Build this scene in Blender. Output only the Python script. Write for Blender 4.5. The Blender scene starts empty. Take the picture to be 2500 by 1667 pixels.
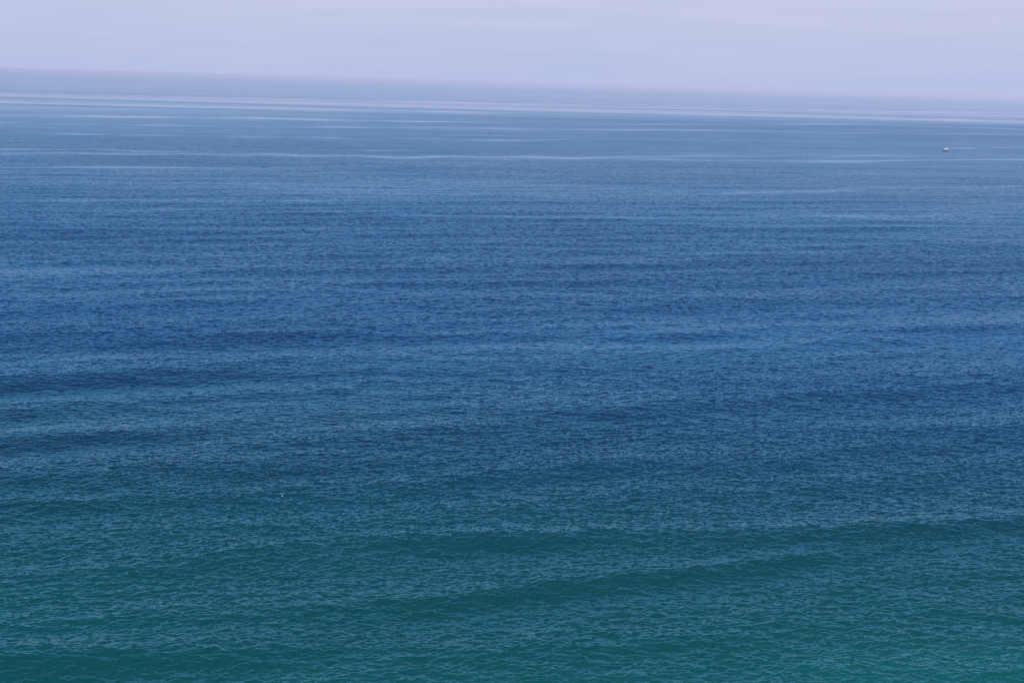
import bpy, math, random
import numpy as np
from mathutils import Matrix, Vector, Euler

R = math.radians
scene = bpy.context.scene
COL = scene.collection

# ------------------------------------------------------------------ camera
CAM_H = 90.0
F = 3472.0                      # focal length in photo pixels (2500 wide)
PITCH, ROLL = R(10.315), R(1.56)
cam_d = bpy.data.cameras.new("camera")
cam = bpy.data.objects.new("camera", cam_d)
COL.objects.link(cam)
cam_d.sensor_width = 36.0
cam_d.lens = 36.0 * F / 2500.0
cam_d.clip_start = 1.0
cam_d.clip_end = 400000.0
ROT = Matrix.Rotation(R(90) - PITCH, 4, 'X') @ Matrix.Rotation(ROLL, 4, 'Z')
cam.matrix_world = Matrix.Translation((0, 0, CAM_H)) @ ROT
scene.camera = cam
R3 = np.array(ROT.to_3x3())


def on_water(px, py, z=0.0):
    """point of the sea seen at photo pixel (px, py)"""
    d = R3 @ np.array([(px - 1250.0) / F, -(py - 833.5) / F, -1.0])
    s = (z - CAM_H) / d[2]
    return float(d[0] * s), float(d[1] * s)


# ------------------------------------------------------------------ exposure
vs = scene.view_settings
vs.view_transform = 'Standard'
vs.look = 'None'
vs.gamma = 1.0
vs.exposure = 0.0
vs.use_curve_mapping = False

# ------------------------------------------------------------------ sun + sky
SUN_EL, SUN_AZ = R(52), R(205)      # azimuth clockwise from +Y: behind the camera, left
sun_d = bpy.data.lights.new("sun", 'SUN')
sun_d.energy = 4.0
sun_d.angle = R(0.53)
sun_d.color = (1.0, 0.96, 0.9)
sun = bpy.data.objects.new("sun", sun_d)
COL.objects.link(sun)
sdir = Vector((math.sin(SUN_AZ) * math.cos(SUN_EL), math.cos(SUN_AZ) * math.cos(SUN_EL), math.sin(SUN_EL)))
sun.rotation_euler = sdir.to_track_quat('Z', 'Y').to_euler()

world = bpy.data.worlds.new("World")
scene.world = world
world.use_nodes = True
wt = world.node_tree
wt.nodes.clear()
WN, WL = wt.nodes, wt.links


def wn(t, **kw):
    n = WN.new(t)
    for k, v in kw.items():
        setattr(n, k, v)
    return n


w_out = wn('ShaderNodeOutputWorld')
w_bg = wn('ShaderNodeBackground')
w_bg.inputs['Strength'].default_value = 0.11
w_sky = wn('ShaderNodeTexSky', sky_type='NISHITA')
w_sky.sun_disc = False
w_sky.sun_elevation = SUN_EL
w_sky.sun_rotation = SUN_AZ
w_sky.altitude = 90
w_sky.air_density = 1.0
w_sky.dust_density = 0.0
w_sky.ozone_density = 6.0
w_tint = wn('ShaderNodeMix', data_type='RGBA', blend_type='MULTIPLY')   # clear deep-blue air above the cloud
w_tint.inputs[0].default_value = 1.0
w_tint.inputs[7].default_value = (0.22, 0.98, 1.16, 1)
WL.new(w_sky.outputs[0], w_tint.inputs[6])
WL.new(w_tint.outputs[2], w_bg.inputs['Color'])
# thin bright cloud sheet low over the horizon, breaking up higher
w_tc = wn('ShaderNodeTexCoord')
w_sep = wn('ShaderNodeSeparateXYZ')
WL.new(w_tc.outputs['Generated'], w_sep.inputs[0])
w_map = wn('ShaderNodeMapping')
w_map.inputs['Scale'].default_value = (3.2, 3.2, 42.0)
WL.new(w_tc.outputs['Generated'], w_map.inputs['Vector'])
w_n1 = wn('ShaderNodeTexNoise')
w_n1.inputs['Scale'].default_value = 2.6
w_n1.inputs['Detail'].default_value = 6.0
w_n1.inputs['Roughness'].default_value = 0.5
w_n1.inputs['Distortion'].default_value = 0.25
WL.new(w_map.outputs[0], w_n1.inputs['Vector'])
w_el = wn('ShaderNodeMapRange', interpolation_type='SMOOTHSTEP')   # cloud cover against height
w_el.inputs['From Min'].default_value = 0.10
w_el.inputs['From Max'].default_value = 0.78
w_el.inputs['To Min'].default_value = 1.0
w_el.inputs['To Max'].default_value = 0.0
WL.new(w_sep.outputs['Z'], w_el.inputs['Value'])
w_cr = wn('ShaderNodeValToRGB')          # cloud colour, horizon murk to lit sheet
cr = w_cr.color_ramp
cr.elements[0].position = 0.0
cr.elements[0].color = (0.475, 0.535, 0.785, 1)
cr.elements[1].position = 1.0
cr.elements[1].color = (0.085, 0.525, 1.01, 1)
_e = cr.elements.new(0.62)
_e.color = (0.572, 0.605, 0.798, 1)
w_lift = wn('ShaderNodeMapRange')
w_lift.inputs['From Min'].default_value = 0.0
w_lift.inputs['From Max'].default_value = 0.098
w_lift.inputs['To Min'].default_value = 0.0
w_lift.inputs['To Max'].default_value = 1.0
WL.new(w_sep.outputs['Z'], w_lift.inputs['Value'])
w_nc = wn('ShaderNodeMapRange')
w_nc.inputs['From Min'].default_value = 0.35
w_nc.inputs['From Max'].default_value = 0.65
w_nc.inputs['To Min'].default_value = -0.14
w_nc.inputs['To Max'].default_value = 0.07
WL.new(w_n1.outputs['Fac'], w_nc.inputs['Value'])
w_add = wn('ShaderNodeMath', operation='ADD')
w_add.use_clamp = True
WL.new(w_lift.outputs[0], w_add.inputs[0])
WL.new(w_nc.outputs[0], w_add.inputs[1])
WL.new(w_add.outputs[0], w_cr.inputs['Fac'])
w_bg2 = wn('ShaderNodeBackground')
w_bg2.inputs['Strength'].default_value = 1.0
WL.new(w_cr.outputs['Color'], w_bg2.inputs['Color'])
w_mix = wn('ShaderNodeMixShader')
WL.new(w_el.outputs[0], w_mix.inputs['Fac'])
WL.new(w_bg.outputs[0], w_mix.inputs[1])
WL.new(w_bg2.outputs[0], w_mix.inputs[2])
WL.new(w_mix.outputs[0], w_out.inputs['Surface'])

scene.cycles.volume_bounces = 3
scene.cycles.max_bounces = 6
scene.cycles.use_denoising = True
scene.cycles.use_adaptive_sampling = False
scene.cycles.filter_width = 1.0


def tag(o, label=None, cat=None, group=None, kind=None):
    if label: o['label'] = label
    if cat: o['category'] = cat
    if group: o['group'] = group
    if kind: o['kind'] = kind
    return o


# ------------------------------------------------------------------ sea surface
rng = np.random.default_rng(11)


def wave_tile(n, length, lmin, lmax, direction, spread, rms_slope, power=4.0):
    """periodic random wave field: height and horizontal shift"""
    k1 = np.fft.fftfreq(n, length / n) * 2 * np.pi
    kx, ky = np.meshgrid(k1, k1, indexing='xy')
    k = np.hypot(kx, ky)
    k[0, 0] = 1e-6
    ang = np.arctan2(ky, kx) - direction
    ang = (ang + np.pi / 2) % np.pi - np.pi / 2
    lam = 2 * np.pi / k
    win = 1 / (1 + np.exp(-(np.log(lam / lmin)) * 9)) * 1 / (1 + np.exp((np.log(lam / lmax)) * 9))
    s = k ** (-power) * np.exp(-0.5 * (ang / spread) ** 2) * win
    s[0, 0] = 0
    amp = np.sqrt(s).astype(np.complex64)
    amp *= (rng.standard_normal((n, n)) + 1j * rng.standard_normal((n, n))).astype(np.complex64)
    h = np.fft.ifft2(amp).real
    dx = np.fft.ifft2(amp * 1j * kx / k).real
    dy = np.fft.ifft2(amp * 1j * ky / k).real
    sx = np.fft.ifft2(amp * 1j * kx).real
    sy = np.fft.ifft2(amp * 1j * ky).real
    c = rms_slope / math.sqrt(float((sx ** 2 + sy ** 2).mean()))
    return [(a * c).astype(np.float32) for a in (h, dx, dy)], length, n


def sample(fields, length, n, x, y, rot=0.0):
    c, s = math.cos(rot), math.sin(rot)
    u = ((x * c + y * s) / length % 1.0) * n
    v = ((-x * s + y * c) / length % 1.0) * n
    i0 = u.astype(np.int32) % n
    j0 = v.astype(np.int32) % n
    fu, fv = (u - np.floor(u)).astype(np.float32), (v - np.floor(v)).astype(np.float32)
    i1, j1 = (i0 + 1) % n, (j0 + 1) % n
    out = []
    for a in fields:
        out.append((a[j0, i0] * (1 - fu) + a[j0, i1] * fu) * (1 - fv) + (a[j1, i0] * (1 - fu) + a[j1, i1] * fu) * fv)
    return out


def smooth(a, b, x):
    t = np.clip((x - a) / (b - a), 0, 1)
    return t * t * (3 - 2 * t)


# rows of the sheet: distance out to sea; fine where waves can be told apart
rows = [1.5]
while rows[-1] < 160: rows.append(rows[-1] * 1.06 + 0.4)
d = 164.0
while d < 60000:
    rows.append(d)
    if d < 460: st = 0.27
    elif d < 3200: st = 0.27 + (d - 460) * 0.0017
    else: st = d * 0.0012 * (d / 3200) ** 1.1
    d += st
rows.append(60000.0)
rows = np.array(rows)
NC = 1150
core = np.linspace(-0.44, 0.44, NC)
side = 0.44 * np.geomspace(1.01, 6.5, 34)
cols = np.concatenate([-side[::-1], core, side])
ny, nx = len(rows), len(cols)
Y0 = np.repeat(rows[:, None], nx, 1)
X0 = rows[:, None] * cols[None, :]
near_w = rows < 160
X0[near_w] = 160 * cols[None, :] * 1.0
stepy = np.gradient(rows)[:, None]
stepx = np.maximum(rows, 160)[:, None] * np.gradient(cols)[None, :]
sp = np.maximum(stepy * 0.8, stepx)
XF, YF = X0.ravel(), Y0.ravel()

# slicks: smooth streaks of water lying on the sea, drawn as soft-edged bands
SLICKS = [  # (points in the photo, half width in photo px, strength)
    ([(0, 230), (600, 242), (1200, 254), (1900, 268), (2500, 277)], 1.6, .75),
    ([(0, 237), (400, 241), (1000, 251), (1500, 262), (2500, 283)], 1.6, .55),
    ([(0, 251), (400, 259), (1000, 271), (1500, 280), (2100, 290), (2500, 298)], 1.6, .8),
    ([(0, 264), (400, 268), (900, 276)], 1.3, .4),
    ([(0, 280), (250, 284), (600, 288), (1000, 298), (1300, 301)], 1.8, .9),
    ([(0, 300), (230, 304), (500, 308), (1000, 313), (1500, 318), (2000, 323), (2500, 327)], 1.8, .7),
    ([(1300, 302), (1500, 305), (2100, 304), (2500, 316)], 1.6, .6),
    ([(0, 326), (400, 330), (800, 336), (1200, 343), (1500, 342)], 2.0, .7),
    ([(850, 328), (1200, 331), (1700, 337), (2100, 326), (2500, 329)], 1.3, .4),
    ([(0, 363), (250, 365), (600, 374), (1000, 380), (1500, 383), (1950, 381), (2300, 384)], 2.6, .85),
    ([(0, 371), (300, 372), (600, 377), (950, 381)], 2.4, .7),
    ([(1450, 392), (1700, 392), (2100, 394), (2300, 392), (2500, 391)], 1.8, .85),
    ([(0, 407), (300, 408), (640, 411), (1000, 407), (1300, 404)], 2.6, .8),
    ([(2316, 362.5), (2385, 363)], 1.0, .85),
    ([(2410, 362), (2500, 360)], 0.9, .5),
    ([(1670, 472), (1900, 468), (2150, 459), (2500, 455)], 3.0, .55),
    ([(0, 513), (130, 512), (330, 514), (560, 510)], 3.0, .55),
    ([(600, 518), (900, 514), (1300, 527), (1750, 529), (2100, 524), (2500, 514)], 3.2, .55),
    ([(100, 537), (350, 536), (560, 538)], 3.0, .4),
    ([(420, 604), (560, 598), (700, 591)], 4.0, .5),
    ([(180, 762), (420, 752), (600, 745)], 6.0, .35),
    ([(1350, 800), (1800, 775), (2200, 762)], 6.0, .35),
    ([(0, 890), (180, 880), (330, 868)], 7.0, .4),
]
calm = np.zeros_like(Y0)
jitter, jl, jn = wave_tile(512, 9000, 150, 3000, R(90), 1.6, 0.05, 3.0)
jx = sample(jitter, jl, jn, XF * 0.35, YF * 1.0)[0].reshape(Y0.shape)
jx = jx / (np.abs(jx).std() * 2 + 1e-6)
srng = np.random.default_rng(5)


def ripple_line(t):
    '''smooth random curve with unit spread'''
    v = np.zeros_like(t)
    for q in (9, 17, 31, 55, 90):
        v += srng.normal() * np.sin(q * t * srng.uniform(.7, 1.3) + srng.uniform(0, 6.28)) / q ** .35
    return v / (v.std() + 1e-6)


for _ in range(46):            # minor streaks
    py = srng.uniform(300, 470) if _ < 30 else srng.uniform(470, 760)
    px = srng.uniform(-100, 2300)
    ln = srng.uniform(150, 800)
    dp = (py - 230) * .00004 * srng.uniform(-.6, .6) * ln
    sk = 16 * (1 - smooth(300, 500, np.array(py))) * ln / 1000
    SLICKS.append(([(px, py), (px + ln / 2, py + dp + sk / 2), (px + ln, py + sk)], 1.0 + (py - 280) * .009, srng.uniform(.2, .5)))
for pts, hw, stg in SLICKS:
    P = np.array([on_water(a, b) for a, b in pts])
    Wd = np.array([abs(on_water(a, b - hw)[1] - on_water(a, b + hw)[1]) / 2 for a, b in pts])
    ratio = P[:, 0] / P[:, 1]
    o = np.argsort(ratio)
    tcol = cols
    yc = np.interp(tcol, ratio[o], P[o, 1])
    wd = np.interp(tcol, ratio[o], Wd[o])
    endf = min(0.06, (ratio[o][-1] - ratio[o][0]) * .25)
    yc = yc + wd * .4 * ripple_line(tcol)
    vary = np.clip(1.0 + .3 * ripple_line(tcol), .45, 1.35)
    if abs(pts[-1][0] - pts[0][0]) < 100: vary[:] = 1.25
    wd = wd * np.clip(1.15 + .4 * ripple_line(tcol), .5, 1.9)
    lo = -9 if pts[0][0] <= 0 else ratio[o][0]
    hi = 9 if pts[-1][0] >= 2499 else ratio[o][-1]
    ef = np.clip((tcol - lo) / endf + .3, 0, 1) * np.clip((hi - tcol) / endf + .3, 0, 1)
    r0 = np.searchsorted(rows, yc.min() - 6 * wd.max())
    r1 = np.searchsorted(rows, yc.max() + 6 * wd.max())
    dy_ = (rows[r0:r1, None] - yc[None, :] + jx[r0:r1] * wd[None, :] * .5) / wd[None, :]
    prof = np.exp(-np.abs(dy_) ** 2.2) * (ef * vary)[None, :] * stg * .72
    calm[r0:r1] = np.maximum(calm[r0:r1], prof)

# broad patches of lighter and stronger wind, stretched along the swell
g1, gl1, gn1 = wave_tile(512, 3000, 60, 900, R(100), .35, 0.05, 3.0)
g2, gl2, gn2 = wave_tile(512, 30000, 400, 9000, R(92), .16, 0.05, 3.4)
ga = sample(g1, gl1, gn1, XF, YF)[0].reshape(Y0.shape); ga /= ga.std()
gb = sample(g2, gl2, gn2, XF, YF)[0].reshape(Y0.shape); gb /= gb.std()
farw = smooth(700, 1800, Y0)
g3, gl3, gn3 = wave_tile(1024, 40000, 120, 1400, R(91), .05, 0.05, 3.0)
gs = sample(g3, gl3, gn3, XF * .5, YF)[0].reshape(Y0.shape); gs /= gs.std()
gust = 1.0 + 0.13 * ga * (1 - farw * .6) + 0.10 * gb * farw
calm = np.maximum(calm, 0.45 * smooth(1.1, 2.2, gb) * farw)
# quieter water from three to five kilometres, ruffled again past that line
xa = X0 / Y0
edge = 5600 + 2600 * smooth(-.36, .36, xa)
lean = smooth(-.40, .40, xa)
zone = smooth(0, 1, (Y0 - 1350 - 1450 * lean) / (2700 + 900 * lean)) * (1 - smooth(edge * .985, edge * 1.015, Y0))
calm = np.clip(np.maximum(calm, zone * np.clip(.80 + .12 * gs, .4, 1) + calm * (1 - .62 * zone)), 0, 1)
rough_far = smooth(edge * .985, edge * 1.015, Y0)
calm = np.maximum(calm, .78 * rough_far)

tiles = {
    'swell': (wave_tile(512, 1400, 24, 85, R(108), .15, 0.054, 3.2), 20.0),
    'mid':   (wave_tile(1024, 520, 5, 20, R(100), .60, 0.046, 3.6), 5.0),
    'chop':  (wave_tile(1024, 171, 1.6, 5, R(92), .60, 0.13, 3.4), 1.6),
    'wavelet': (wave_tile(1024, 101, .55, 1.6, R(86), .60, 0.31, 3.4), .55),
}
Z = np.zeros(Y0.size, np.float32); DX = Z.copy(); DY = Z.copy()
lost = np.zeros(Y0.size, np.float32)
quiet = (gust * (1 - .92 * calm)).ravel()
spf = sp.ravel()
for name, ((f, l, n), lmin) in tiles.items():
    wgt = 1 - smooth(lmin * .42, lmin * 1.1, spf)
    q = quiet if name in ('chop', 'wavelet') else ((1 - .6 * calm.ravel()) * (1 - .65 * smooth(500, 1500, YF)) if name == 'swell' else (.2 + .8 * quiet) * (1 - .45 * smooth(500, 1500, YF)))
    var = {'swell': .0, 'mid': .05, 'chop': .11, 'wavelet': .23}[name]
    lost += ((1 - wgt) * var * q) ** 2
    m = np.nonzero(wgt > 0)[0]
    if len(m) == 0: continue
    hh, ddx, ddy = sample(f, l, n, XF[m], YF[m])
    g = (wgt * q)[m]
    if name in ('chop', 'wavelet'):          # a second copy turned away hides the repeat
        h2, dx2, dy2 = sample(f, l * .83, n, XF[m] + 37, YF[m] - 11, R(21))
        c2, s2 = math.cos(R(21)), math.sin(R(21))
        hh, ddx, ddy = (hh + h2 * .83) * .72, (ddx + .83 * (dx2 * c2 - dy2 * s2)) * .72, (ddy + .83 * (dx2 * s2 + dy2 * c2)) * .72
    ch = {'swell': .4, 'mid': .6, 'chop': .6, 'wavelet': .5}[name]
    Z[m] += hh * g; DX[m] += ddx * g * ch; DY[m] += ddy * g * ch
# the few long swells that stand out one by one
SWELLS = [  # crest line in the photo, height m, half width m
    ([(-300, 1534), (0, 1520), (640, 1484), (1063, 1466), (1488, 1413), (1966, 1360), (2200, 1340)], .50, 4.3),
    ([(900, 1322), (1382, 1308), (1807, 1302), (2232, 1287), (2800, 1262)], .56, 5.2),
    ([(-300, 1180), (0, 1173), (425, 1147), (850, 1128), (1170, 1112), (1500, 1100)], .50, 7.5),
    ([(1500, 1062), (1807, 1046), (2339, 1043), (2800, 1030)], .55, 8.5),
    ([(-300, 1072), (0, 1064), (530, 1050), (1063, 1044), (1300, 1036)], .36, 7.5),
    ([(-300, 932), (0, 925), (500, 912), (1063, 903), (1300, 905)], .34, 9.0),
    ([(1400, 752), (1650, 744), (1950, 750), (2150, 756)], .6, 14.0),
    ([(250, 640), (500, 645), (760, 650)], .6, 17.0),
    ([(-300, 1245), (0, 1232), (400, 1212), (750, 1196), (1060, 1170), (1300, 1160)], .42, 8.0),
    ([(1200, 1003), (1800, 975), (2500, 935), (2900, 920)], .5, 9.5),
    ([(-200, 1622), (0, 1612), (500, 1592), (900, 1580)], .35, 5.0),
]
xr = (XF / YF)
for pts, hgt, wid in SWELLS:
    P = np.array([on_water(a, b) for a, b in pts])
    ratio = P[:, 0] / P[:, 1]
    m = np.nonzero((YF > P[:, 1].min() - 6 * wid) & (YF < P[:, 1].max() + 6 * wid))[0]
    yc = np.interp(xr[m], ratio, P[:, 1])
    fade = smooth(ratio[0] - .02, ratio[0] + .07, xr[m]) * (1 - smooth(ratio[-1] - .07, ratio[-1] + .02, xr[m]))
    wid_ = wid * .78
    u = (YF[m] - yc) / wid_
    Z[m] += ((1.40 if wid < 7 else 1.15 if hgt > .4 else .95) * hgt * fade * (np.exp(-.5 * u * u) - .35 * np.exp(-.5 * ((u + 2.3) / 1.3) ** 2))).astype(np.float32)
co = np.empty((Y0.size, 3), np.float32)
co[:, 0] = XF + DX; co[:, 1] = YF + DY; co[:, 2] = Z
del DX, DY

# shallower, greener water towards the near shore on the right
cx_, cy_ = on_water(2440, 1665)
shoal = .62 * np.clip(1 - (YF - 190) / 150, 0, 1) ** 1.1 + .30 * np.exp(-(((XF - 15) / 45) ** 2 + ((YF - 195) / 14) ** 2))
shoal += .85 * np.exp(-(((XF - cx_) / 26) ** 2 + ((YF - cy_) / 12) ** 2))
shoal += .12 * ga.ravel() * (YF < 900)
deep = smooth(225, 540, YF + 14 * ga.ravel())
shoal = np.clip(shoal, 0, 1).astype(np.float32)

idx = np.arange(ny * nx, dtype=np.int32).reshape(ny, nx)
quad = np.stack([idx[:-1, :-1], idx[:-1, 1:], idx[1:, 1:], idx[1:, :-1]], -1).reshape(-1, 4)
me = bpy.data.meshes.new("sea")
me.vertices.add(len(co)); me.vertices.foreach_set('co', co.ravel())
me.loops.add(quad.size); me.loops.foreach_set('vertex_index', quad.ravel())
me.polygons.add(len(quad))
me.polygons.foreach_set('loop_start', np.arange(0, quad.size, 4, dtype=np.int32))
me.polygons.foreach_set('use_smooth', np.ones(len(quad), dtype=bool))
for nm, arr in (('ripple', np.sqrt(lost) + .0), ('quiet', quiet), ('shoal', shoal), ('deep', deep), ('ruffled', rough_far.ravel())):
    at = me.attributes.new(nm, 'FLOAT', 'POINT')
    at.data.foreach_set('value', np.ascontiguousarray(arr, dtype=np.float32))
me.update()
print('sea verts', len(co), ny, nx)
sea = bpy.data.objects.new("sea_water", me)
COL.objects.link(sea)
tag(sea, kind='structure')


def material(name):
    m = bpy.data.materials.new(name)
    m.use_nodes = True
    m.node_tree.nodes.clear()
    return m, m.node_tree.nodes, m.node_tree.links


m, N, L = material("sea_water")


def nn(t, **kw):
    n = N.new(t)
    for k, v in kw.items():
        setattr(n, k, v)
    return n


def attr(name):
    a = nn('ShaderNodeAttribute'); a.attribute_name = name
    return a.outputs['Fac']


def mth(op, a, b=None, clamp=False):
    n = nn('ShaderNodeMath', operation=op); n.use_clamp = clamp
    for i, v in enumerate((a, b)):
        if v is None: continue
        if isinstance(v, (int, float)): n.inputs[i].default_value = v
        else: L.new(v, n.inputs[i])
    return n.outputs[0]


def vmth(op, a, b=None, scale=None):
    n = nn('ShaderNodeVectorMath', operation=op)
    for i, v in enumerate((a, b)):
        if v is None: continue
        if isinstance(v, tuple): n.inputs[i].default_value = v
        else: L.new(v, n.inputs[i])
    if scale is not None:
        if isinstance(scale, (int, float)): n.inputs['Scale'].default_value = scale
        else: L.new(scale, n.inputs['Scale'])
    return n.outputs[0]


out = nn('ShaderNodeOutputMaterial')
bs = nn('ShaderNodeBsdfPrincipled')
bs.inputs['IOR'].default_value = 1.333
bs.inputs['Roughness'].default_value = 0.07
L.new(bs.outputs[0], out.inputs['Surface'])
geo = nn('ShaderNodeNewGeometry')
# waves too small for the sheet act as a rough surface
L.new(mth('MAXIMUM', mth('MULTIPLY', mth('SQRT', mth('MULTIPLY', attr('ripple'), 1.0)), 0.46), 0.07), bs.inputs['Roughness'])


def slope_noise(scale, stretch, detail):
    mp = nn('ShaderNodeMapping')
    mp.inputs['Scale'].default_value = (scale / stretch, scale, scale)
    mp.inputs['Rotation'].default_value = (0, 0, R(8))
    L.new(geo.outputs['Position'], mp.inputs['Vector'])
    t = nn('ShaderNodeTexNoise')
    t.inputs['Scale'].default_value = 1.0
    t.inputs['Detail'].default_value = detail
    t.inputs['Roughness'].default_value = 0.6
    L.new(mp.outputs[0], t.inputs['Vector'])
    c = vmth('SUBTRACT', t.outputs['Color'], (.5, .5, .5))
    return vmth('MULTIPLY', c, (.55, 1.0, 0.0))


# small ripples everywhere, and the waves too small for the sheet far out
fine = slope_noise(2.4, 1.8, 2.0)
coarse = slope_noise(0.8, 2.2, 3.0)
fine_amp = mth('MULTIPLY', attr('quiet'), 0.18)
coarse_amp = mth('MULTIPLY', attr('ripple'), 10.5)
sl = vmth('ADD', vmth('SCALE', fine, scale=fine_amp), vmth('SCALE', coarse, scale=coarse_amp))
nrm = vmth('NORMALIZE', vmth('SUBTRACT', geo.outputs['Normal'], sl))
L.new(nrm, bs.inputs['Normal'])

mixc = nn('ShaderNodeMix', data_type='RGBA')
mixc.inputs[6].default_value = (0.000, 0.025, 0.034, 1)
mixc.inputs[7].default_value = (0.000, 0.068, 0.062, 1)
L.new(attr('shoal'), mixc.inputs[0])
mixd = nn('ShaderNodeMix', data_type='RGBA')
L.new(attr('deep'), mixd.inputs[0])
L.new(mixc.outputs[2], mixd.inputs[6])
mixd.inputs[7].default_value = (0.000, 0.021, 0.085, 1)
L.new(mixd.outputs[2], bs.inputs['Base Color'])
me.materials.append(m)

# ------------------------------------------------------------------ sea haze
hz = bpy.data.meshes.new("haze")
x0, x1, y0, y1, z0, z1 = -190000, 190000, -600, 61000, -3, CAM_H + 4
hv = [(x, y, z) for z in (z0, z1) for y in (y0, y1) for x in (x0, x1)]
hz.from_pydata(hv, [], [(0, 2, 3, 1), (4, 5, 7, 6), (0, 1, 5, 4), (2, 6, 7, 3), (0, 4, 6, 2), (1, 3, 7, 5)])
haze = bpy.data.objects.new("haze", hz)
COL.objects.link(haze)
tag(haze, kind='stuff')
m, N, L = material("haze_air")
out = nn('ShaderNodeOutputMaterial')
pv = nn('ShaderNodeVolumePrincipled')
pv.inputs['Color'].default_value = (0.88, 0.765, 0.88, 1)
pv.inputs['Density'].default_value = 0.000046
pv.inputs['Anisotropy'].default_value = -0.3
L.new(pv.outputs[0], out.inputs['Volume'])
hz.materials.append(m)

# ------------------------------------------------------------------ objects
import bmesh


def paint(name, col, rough=0.4, metallic=0.0, wear=0.06):
    """painted or moulded surface with a little uneven wear"""
    m = bpy.data.materials.new(name)
    m.use_nodes = True
    nt = m.node_tree
    b = nt.nodes['Principled BSDF']
    t = nt.nodes.new('ShaderNodeTexNoise'); t.inputs['Scale'].default_value = 3.0; t.inputs['Detail'].default_value = 5.0
    tc = nt.nodes.new('ShaderNodeTexCoord'); nt.links.new(tc.outputs['Object'], t.inputs['Vector'])
    r = nt.nodes.new('ShaderNodeValToRGB')
    r.color_ramp.elements[0].position = .3; r.color_ramp.elements[1].position = .7
    r.color_ramp.elements[0].color = tuple(c * (1 - wear * 2) for c in col) + (1,)
    r.color_ramp.elements[1].color = tuple(min(1, c * (1 + wear)) for c in col) + (1,)
    nt.links.new(t.outputs['Fac'], r.inputs['Fac']); nt.links.new(r.outputs['Color'], b.inputs['Base Color'])
    b.inputs['Roughness'].default_value = rough
    b.inputs['Metallic'].default_value = metallic
    return m


M_WHITE = paint('gelcoat_white', (.82, .83, .84), .25)
M_NAVY = paint('hull_navy', (.012, .025, .07), .25)
M_CREAM = paint('deck_cream', (.70, .70, .68), .6)
M_GLASS = paint('tinted_glass', (.008, .010, .025), .06)
M_STEEL = paint('stainless_steel', (.6, .6, .62), .25, 1.0)
M_BLACK = paint('black_plastic', (.02, .02, .022), .5)


def part(name, bm, mat, parent=None, bevel=0.0, smooth_=False):
    bmesh.ops.recalc_face_normals(bm, faces=bm.faces)
    me = bpy.data.meshes.new(name)
    bm.to_mesh(me); bm.free()
    for p in me.polygons: p.use_smooth = smooth_
    me.materials.append(mat)
    o = bpy.data.objects.new(name, me)
    COL.objects.link(o)
    o.parent = parent
    if bevel:
        b = o.modifiers.new('bevel', 'BEVEL'); b.width = bevel; b.segments = 2
    return o


def prism(bm, pts_low, pts_high):
    """closed solid between two matching rings of points"""
    a = [bm.verts.new(p) for p in pts_low]
    b = [bm.verts.new(p) for p in pts_high]
    n = len(a)
    bm.faces.new(a[::-1]); bm.faces.new(b)
    for i in range(n):
        bm.faces.new((a[i], a[(i + 1) % n], b[(i + 1) % n], b[i]))


def rect(x0, x1, w0, w1, z0, z1=None):
    z1 = z0 if z1 is None else z1
    return [(x0, -w0, z0), (x1, -w1, z1), (x1, w1, z1), (x0, w0, z0)]


def tube(bm, pts, r, seg=8):
    pts = [Vector(p) for p in pts]
    rings = []
    for i, p in enumerate(pts):
        d = (pts[min(i + 1, len(pts) - 1)] - pts[max(i - 1, 0)]).normalized()
        q = d.to_track_quat('Z', 'Y')
        rr = r[i] if isinstance(r, (list, tuple)) else r
        rings.append([bm.verts.new(p + q @ Vector((rr * math.cos(a), rr * math.sin(a), 0)))
                      for a in [2 * math.pi * k / seg for k in range(seg)]])
    for A, B in zip(rings[:-1], rings[1:]):
        for k in range(seg):
            bm.faces.new((A[k], A[(k + 1) % seg], B[(k + 1) % seg], B[k]))
    bm.faces.new(rings[0][::-1]); bm.faces.new(rings[-1])


# ---- motor boat, bow towards -X after turning
bx, by = on_water(2309, 369.5)
boat = bpy.data.objects.new('motor_boat', None); COL.objects.link(boat)
boat.location = (bx, by, 0.0)
boat.scale = (1.12, 1.12, 1.12)
boat.rotation_euler = (R(1.0), R(-1.0), R(180 + 14))
tag(boat, 'small dark hulled motor boat with a white flybridge alone on the far blue water', 'boat')
ST = [(-4.3, 1.45, 1.30, -.30, .95), (-2.5, 1.58, 1.38, -.40, .98), (0, 1.62, 1.35, -.45, 1.08), (2.2, 1.40, 1.02, -.42, 1.25), (3.8, .88, .52, -.30, 1.42), (4.8, .32, .14, -.05, 1.55), (5.15, .04, .02, .45, 1.62)]
bm = bmesh.new()
ringv = []
for x, hb, hc, zk, zs in ST:
    zc = zk * .25 + .12 + max(0, x - 2) * .09
    ringv.append([bm.verts.new(p) for p in ((x, 0, zk), (x, hc, zc), (x, hb, zs), (x, -hb, zs), (x, -hc, zc))])
for A, B in zip(ringv[:-1], ringv[1:]):
    for k in range(5):
        bm.faces.new((A[k], A[(k + 1) % 5], B[(k + 1) % 5], B[k]))
bm.faces.new(ringv[0]); bm.faces.new(ringv[-1][::-1])
hull = part('hull', bm, M_NAVY, boat)
for sgn in (-1, 1):
    bm = bmesh.new()
    tube(bm, [(x, sgn * (hb + .02), zs + .02) for x, hb, hc, zk, zs in ST], .075, 8)
    part('gunwale', bm, M_WHITE, boat)
bm = bmesh.new()       # raised foredeck
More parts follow.
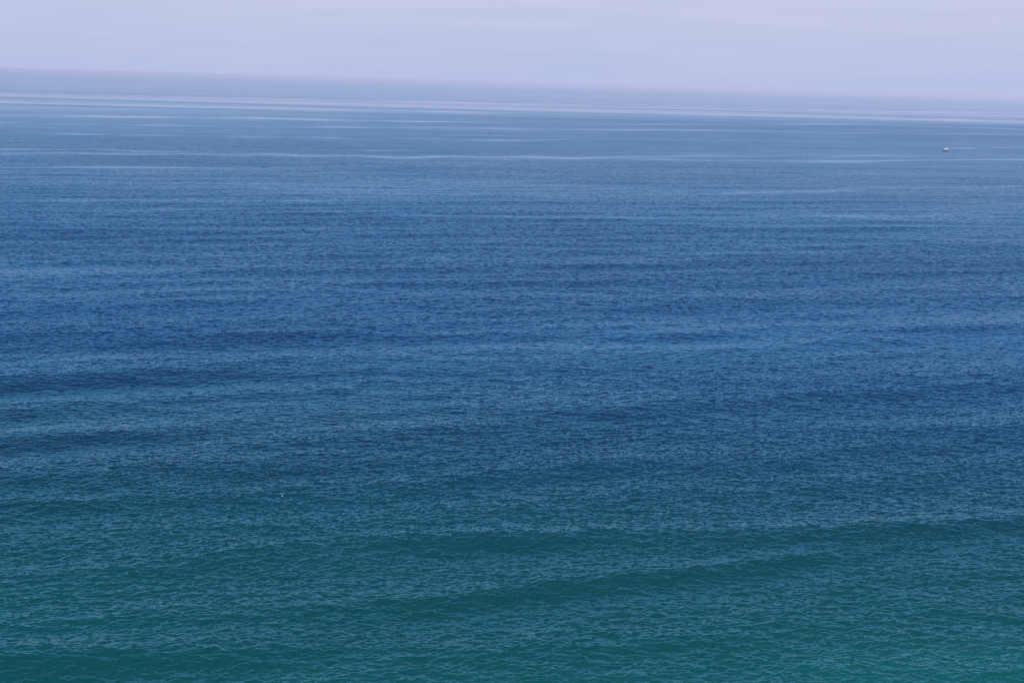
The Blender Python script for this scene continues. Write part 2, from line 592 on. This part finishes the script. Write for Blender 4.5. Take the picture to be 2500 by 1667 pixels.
prism(bm, [(1.6, -1.25, 1.22), (3.7, -.80, 1.42), (4.8, -.22, 1.55), (4.8, .22, 1.55), (3.7, .80, 1.42), (1.6, 1.25, 1.22)],
      [(1.6, -1.0, 1.62), (3.5, -.58, 1.64), (4.5, -.14, 1.66), (4.5, .14, 1.66), (3.5, .58, 1.64), (1.6, 1.0, 1.62)])
part('foredeck', bm, M_CREAM, boat, .04)
bm = bmesh.new(); prism(bm, rect(-4.0, 1.6, 1.25, 1.3, 1.0), rect(-4.0, 1.6, 1.25, 1.3, 1.06)); part('cockpit_floor', bm, M_CREAM, boat)
bm = bmesh.new(); prism(bm, rect(-.9, 2.1, 1.10, 1.0, 1.07), rect(-.9, 1.85, 1.08, .98, 2.05)); cab = part('cabin', bm, M_CREAM, boat, .04)
bm = bmesh.new(); prism(bm, rect(1.05, 1.93, 1.02, .95, 2.06), rect(.85, 1.15, .98, .92, 2.85)); part('windscreen', bm, M_GLASS, cab, .02)
for sgn in (-1, 1):
    bm = bmesh.new(); y0_, y1_ = sgn * 1.0, sgn * 1.06
    prism(bm, [(-.85, y0_, 2.06), (1.0, y0_, 2.06), (1.0, y1_, 2.06), (-.85, y1_, 2.06)], [(-.85, y0_, 2.85), (.82, y0_, 2.85), (.82, y1_, 2.85), (-.85, y1_, 2.85)])
    part('side_window', bm, M_GLASS, cab)
bm = bmesh.new(); prism(bm, rect(-.92, -.86, .95, .95, 1.1), rect(-.92, -.86, .95, .95, 2.8)); part('cabin_door', bm, M_BLACK, cab)
bm = bmesh.new(); prism(bm, rect(-3.3, 1.75, 1.28, 1.16, 2.86), rect(-3.3, 1.45, 1.32, 1.14, 3.95))
top = part('flybridge', bm, M_WHITE, boat, .07)
for x in (-2.9, -1.0):
    for sgn in (-1, 1):
        bm = bmesh.new(); tube(bm, [(x - .15, sgn * 1.3, 1.0), (x, sgn * 1.1, 2.92)], .04); part('support_post', bm, M_STEEL, boat)
bm = bmesh.new(); prism(bm, rect(.3, 1.2, .75, .7, 3.96), rect(.4, .95, .65, .6, 4.35)); part('console', bm, M_WHITE, top, .05)
bm = bmesh.new(); prism(bm, rect(-1.3, -.6, .5, .5, 3.96), rect(-1.3, -.6, .5, .5, 4.15)); prism(bm, rect(-1.4, -1.25, .5, .5, 4.16), rect(-1.5, -1.36, .5, .5, 4.45)); part('helm_seat', bm, M_NAVY, top, .04)
bm = bmesh.new()
tube(bm, [(-2.4, -1.0, 3.7), (-2.0, -.7, 5.0), (-2.0, .7, 5.0), (-2.4, 1.0, 3.7)], .09)
tube(bm, [(-2.0, 0, 5.0), (-1.95, 0, 6.2)], .08)
mast = part('mast', bm, M_WHITE, boat)
bm = bmesh.new(); tube(bm, [(-1.7, 0, 5.05), (-1.7, 0, 5.3)], .36, 16); part('radar_dome', bm, M_WHITE, mast)
for sgn in (-1, 1):
    bm = bmesh.new(); tube(bm, [(-2.0, sgn * .65, 5.0), (-2.9, sgn * 1.0, 7.4)], [.025, .012], 6); part('antenna', bm, M_WHITE, mast)
for sgn in (-1, 1):
    bm = bmesh.new()
    tube(bm, [(1.9, sgn * 1.35, 1.8), (3.8, sgn * .85, 2.0), (4.9, sgn * .25, 2.15)], .022, 6)
    for p in ((1.9, 1.35, 1.25, 1.8), (2.9, 1.15, 1.35, 1.9), (3.8, .85, 1.44, 2.0), (4.9, .25, 1.56, 2.15)):
        tube(bm, [(p[0], sgn * p[1], p[2]), (p[0], sgn * p[1], p[3])], .018, 6)
    part('bow_rail', bm, M_STEEL, boat)
for sgn in (-1, 1):
    bm = bmesh.new()
    prism(bm, [(-5.0, sgn * .5 - .26, 1.05), (-4.35, sgn * .5 - .2, 1.1), (-4.35, sgn * .5 + .2, 1.1), (-5.0, sgn * .5 + .26, 1.05)],
          [(-4.9, sgn * .5 - .22, 2.15), (-4.4, sgn * .5 - .18, 2.1), (-4.4, sgn * .5 + .18, 2.1), (-4.9, sgn * .5 + .22, 2.15)])
    eng = part('outboard_engine', bm, M_WHITE, boat, .06)
    bm = bmesh.new(); tube(bm, [(-4.65, sgn * .5, 1.06), (-4.6, sgn * .5, -.5)], [.13, .08], 10); part('engine_leg', bm, M_BLACK, eng)

# ---- gull, one continuous skin: stations from wing tip to wing tip
M_GULL = bpy.data.materials.new('gull_feathers')
M_GULL.use_nodes = True
nt = M_GULL.node_tree
b = nt.nodes['Principled BSDF']; b.inputs['Roughness'].default_value = .8
tc = nt.nodes.new('ShaderNodeTexCoord'); sp_ = nt.nodes.new('ShaderNodeSeparateXYZ'); nt.links.new(tc.outputs['Object'], sp_.inputs[0])
ab = nt.nodes.new('ShaderNodeMath'); ab.operation = 'ABSOLUTE'; nt.links.new(sp_.outputs['Y'], ab.inputs[0])
rp = nt.nodes.new('ShaderNodeValToRGB'); rp.color_ramp.interpolation = 'LINEAR'
els = rp.color_ramp.elements
els[0].position = 0; els[0].color = (.85, .85, .84, 1)
els[1].position = .62; els[1].color = (.02, .02, .02, 1)
for p_, c_ in ((.09, (.85, .85, .84, 1)), (.12, (.62, .65, .68, 1)), (.53, (.62, .65, .68, 1)), (.57, (.03, .03, .03, 1))):
    e = els.new(p_); e.color = c_
nt.links.new(ab.outputs[0], rp.inputs['Fac']); nt.links.new(rp.outputs['Color'], b.inputs['Base Color'])
stn = [  # y, leading x, trailing x, thickness, z
    (0.000, .27, -.24, .072, .00), (.035, .245, -.235, .062, .00), (.062, .18, -.20, .036, .005), (.085, .115, -.095, .017, .012),
    (.16, .135, -.075, .013, .045), (.27, .165, -.045, .010, .085), (.38, .150, -.030, .008, .090), (.48, .095, -.040, .006, .070),
    (.57, .025, -.065, .004, .045), (.63, -.055, -.100, .002, .025)]
full = [(-y, a, c, t, z) for y, a, c, t, z in stn[:0:-1]] + stn
bm = bmesh.new()
rings = []
for y, xa_, xb_, th, z in full:
    ring = []
    for k in range(20):
        a = 2 * math.pi * k / 20
        u = .5 + .5 * math.cos(a)                     # 1 at the front, 0 at the back
        body = abs(y) < .07
        prof_ = (math.sin(math.pi * min(1, u * .92 + .06)) ** .8) if body else (u ** .35) * (1 - u) ** .15 * .9
        ring.append(bm.verts.new((xb_ + (xa_ - xb_) * u, y, z + math.copysign(th * prof_, math.sin(a)) * (abs(math.sin(a)) > 1e-6))))
    rings.append(ring)
for A, B in zip(rings[:-1], rings[1:]):
    for k in range(20):
        bm.faces.new((A[k], A[(k + 1) % 20], B[(k + 1) % 20], B[k]))
bm.faces.new(rings[0]); bm.faces.new(rings[-1][::-1])
gull = part('gull', bm, M_GULL, None, 0, True)
tag(gull, 'white gull gliding low over the dark teal water, left of centre', 'gull')
bm = bmesh.new(); tube(bm, [(.265, 0, .0), (.315, 0, -.008)], [.014, .003], 8)
part('beak', bm, paint('beak_yellow', (.75, .45, .05), .5), gull)
gx, gy = on_water(689, 1210, 3.0)
gull.location = (gx, gy, 3.0)
gull.rotation_euler = (R(48), R(-6), R(150))

# ---- scraps of white foam floating in the near water
M_FOAM = paint('foam', (.60, .62, .60), .9)
FLECKS = [
    (149, 1268, 'tiny white fleck of foam below the bright swell near the left edge'),
    (378, 1484, 'tiny white fleck of foam on the long dark swell at lower left'),
]
for i, (px, py, lab) in enumerate(FLECKS):
    rr = random.Random(40 + i)
    fx, fy = on_water(px, py, .15)
    m_ = np.argmin((co[:, 0] - fx) ** 2 + (co[:, 1] - fy) ** 2)
    bm = bmesh.new()
    cen = bm.verts.new((0, 0, .075)); n = 16
    ro = [.085 * (.6 + .6 * rr.random()) for _ in range(n)]
    inner = [bm.verts.new((1.2 * ro[k] * .6 * math.cos(6.283 * k / n), ro[k] * .6 * math.sin(6.283 * k / n), .05 + .02 * rr.random())) for k in range(n)]
    outer = [bm.verts.new((1.2 * ro[k] * math.cos(6.283 * k / n), ro[k] * math.sin(6.283 * k / n), -.02)) for k in range(n)]
    base = bm.verts.new((0, 0, -.04))
    for k in range(n):
        j = (k + 1) % n
        bm.faces.new((cen, inner[k], inner[j])); bm.faces.new((inner[k], outer[k], outer[j], inner[j])); bm.faces.new((outer[j], outer[k], base))
    f = part('foam_fleck', bm, M_FOAM, None, 0, True)
    f.location = (float(co[m_, 0]), float(co[m_, 1]), float(co[m_, 2]) + .02)
    tag(f, lab, 'foam', 'flecks of foam on the near water')
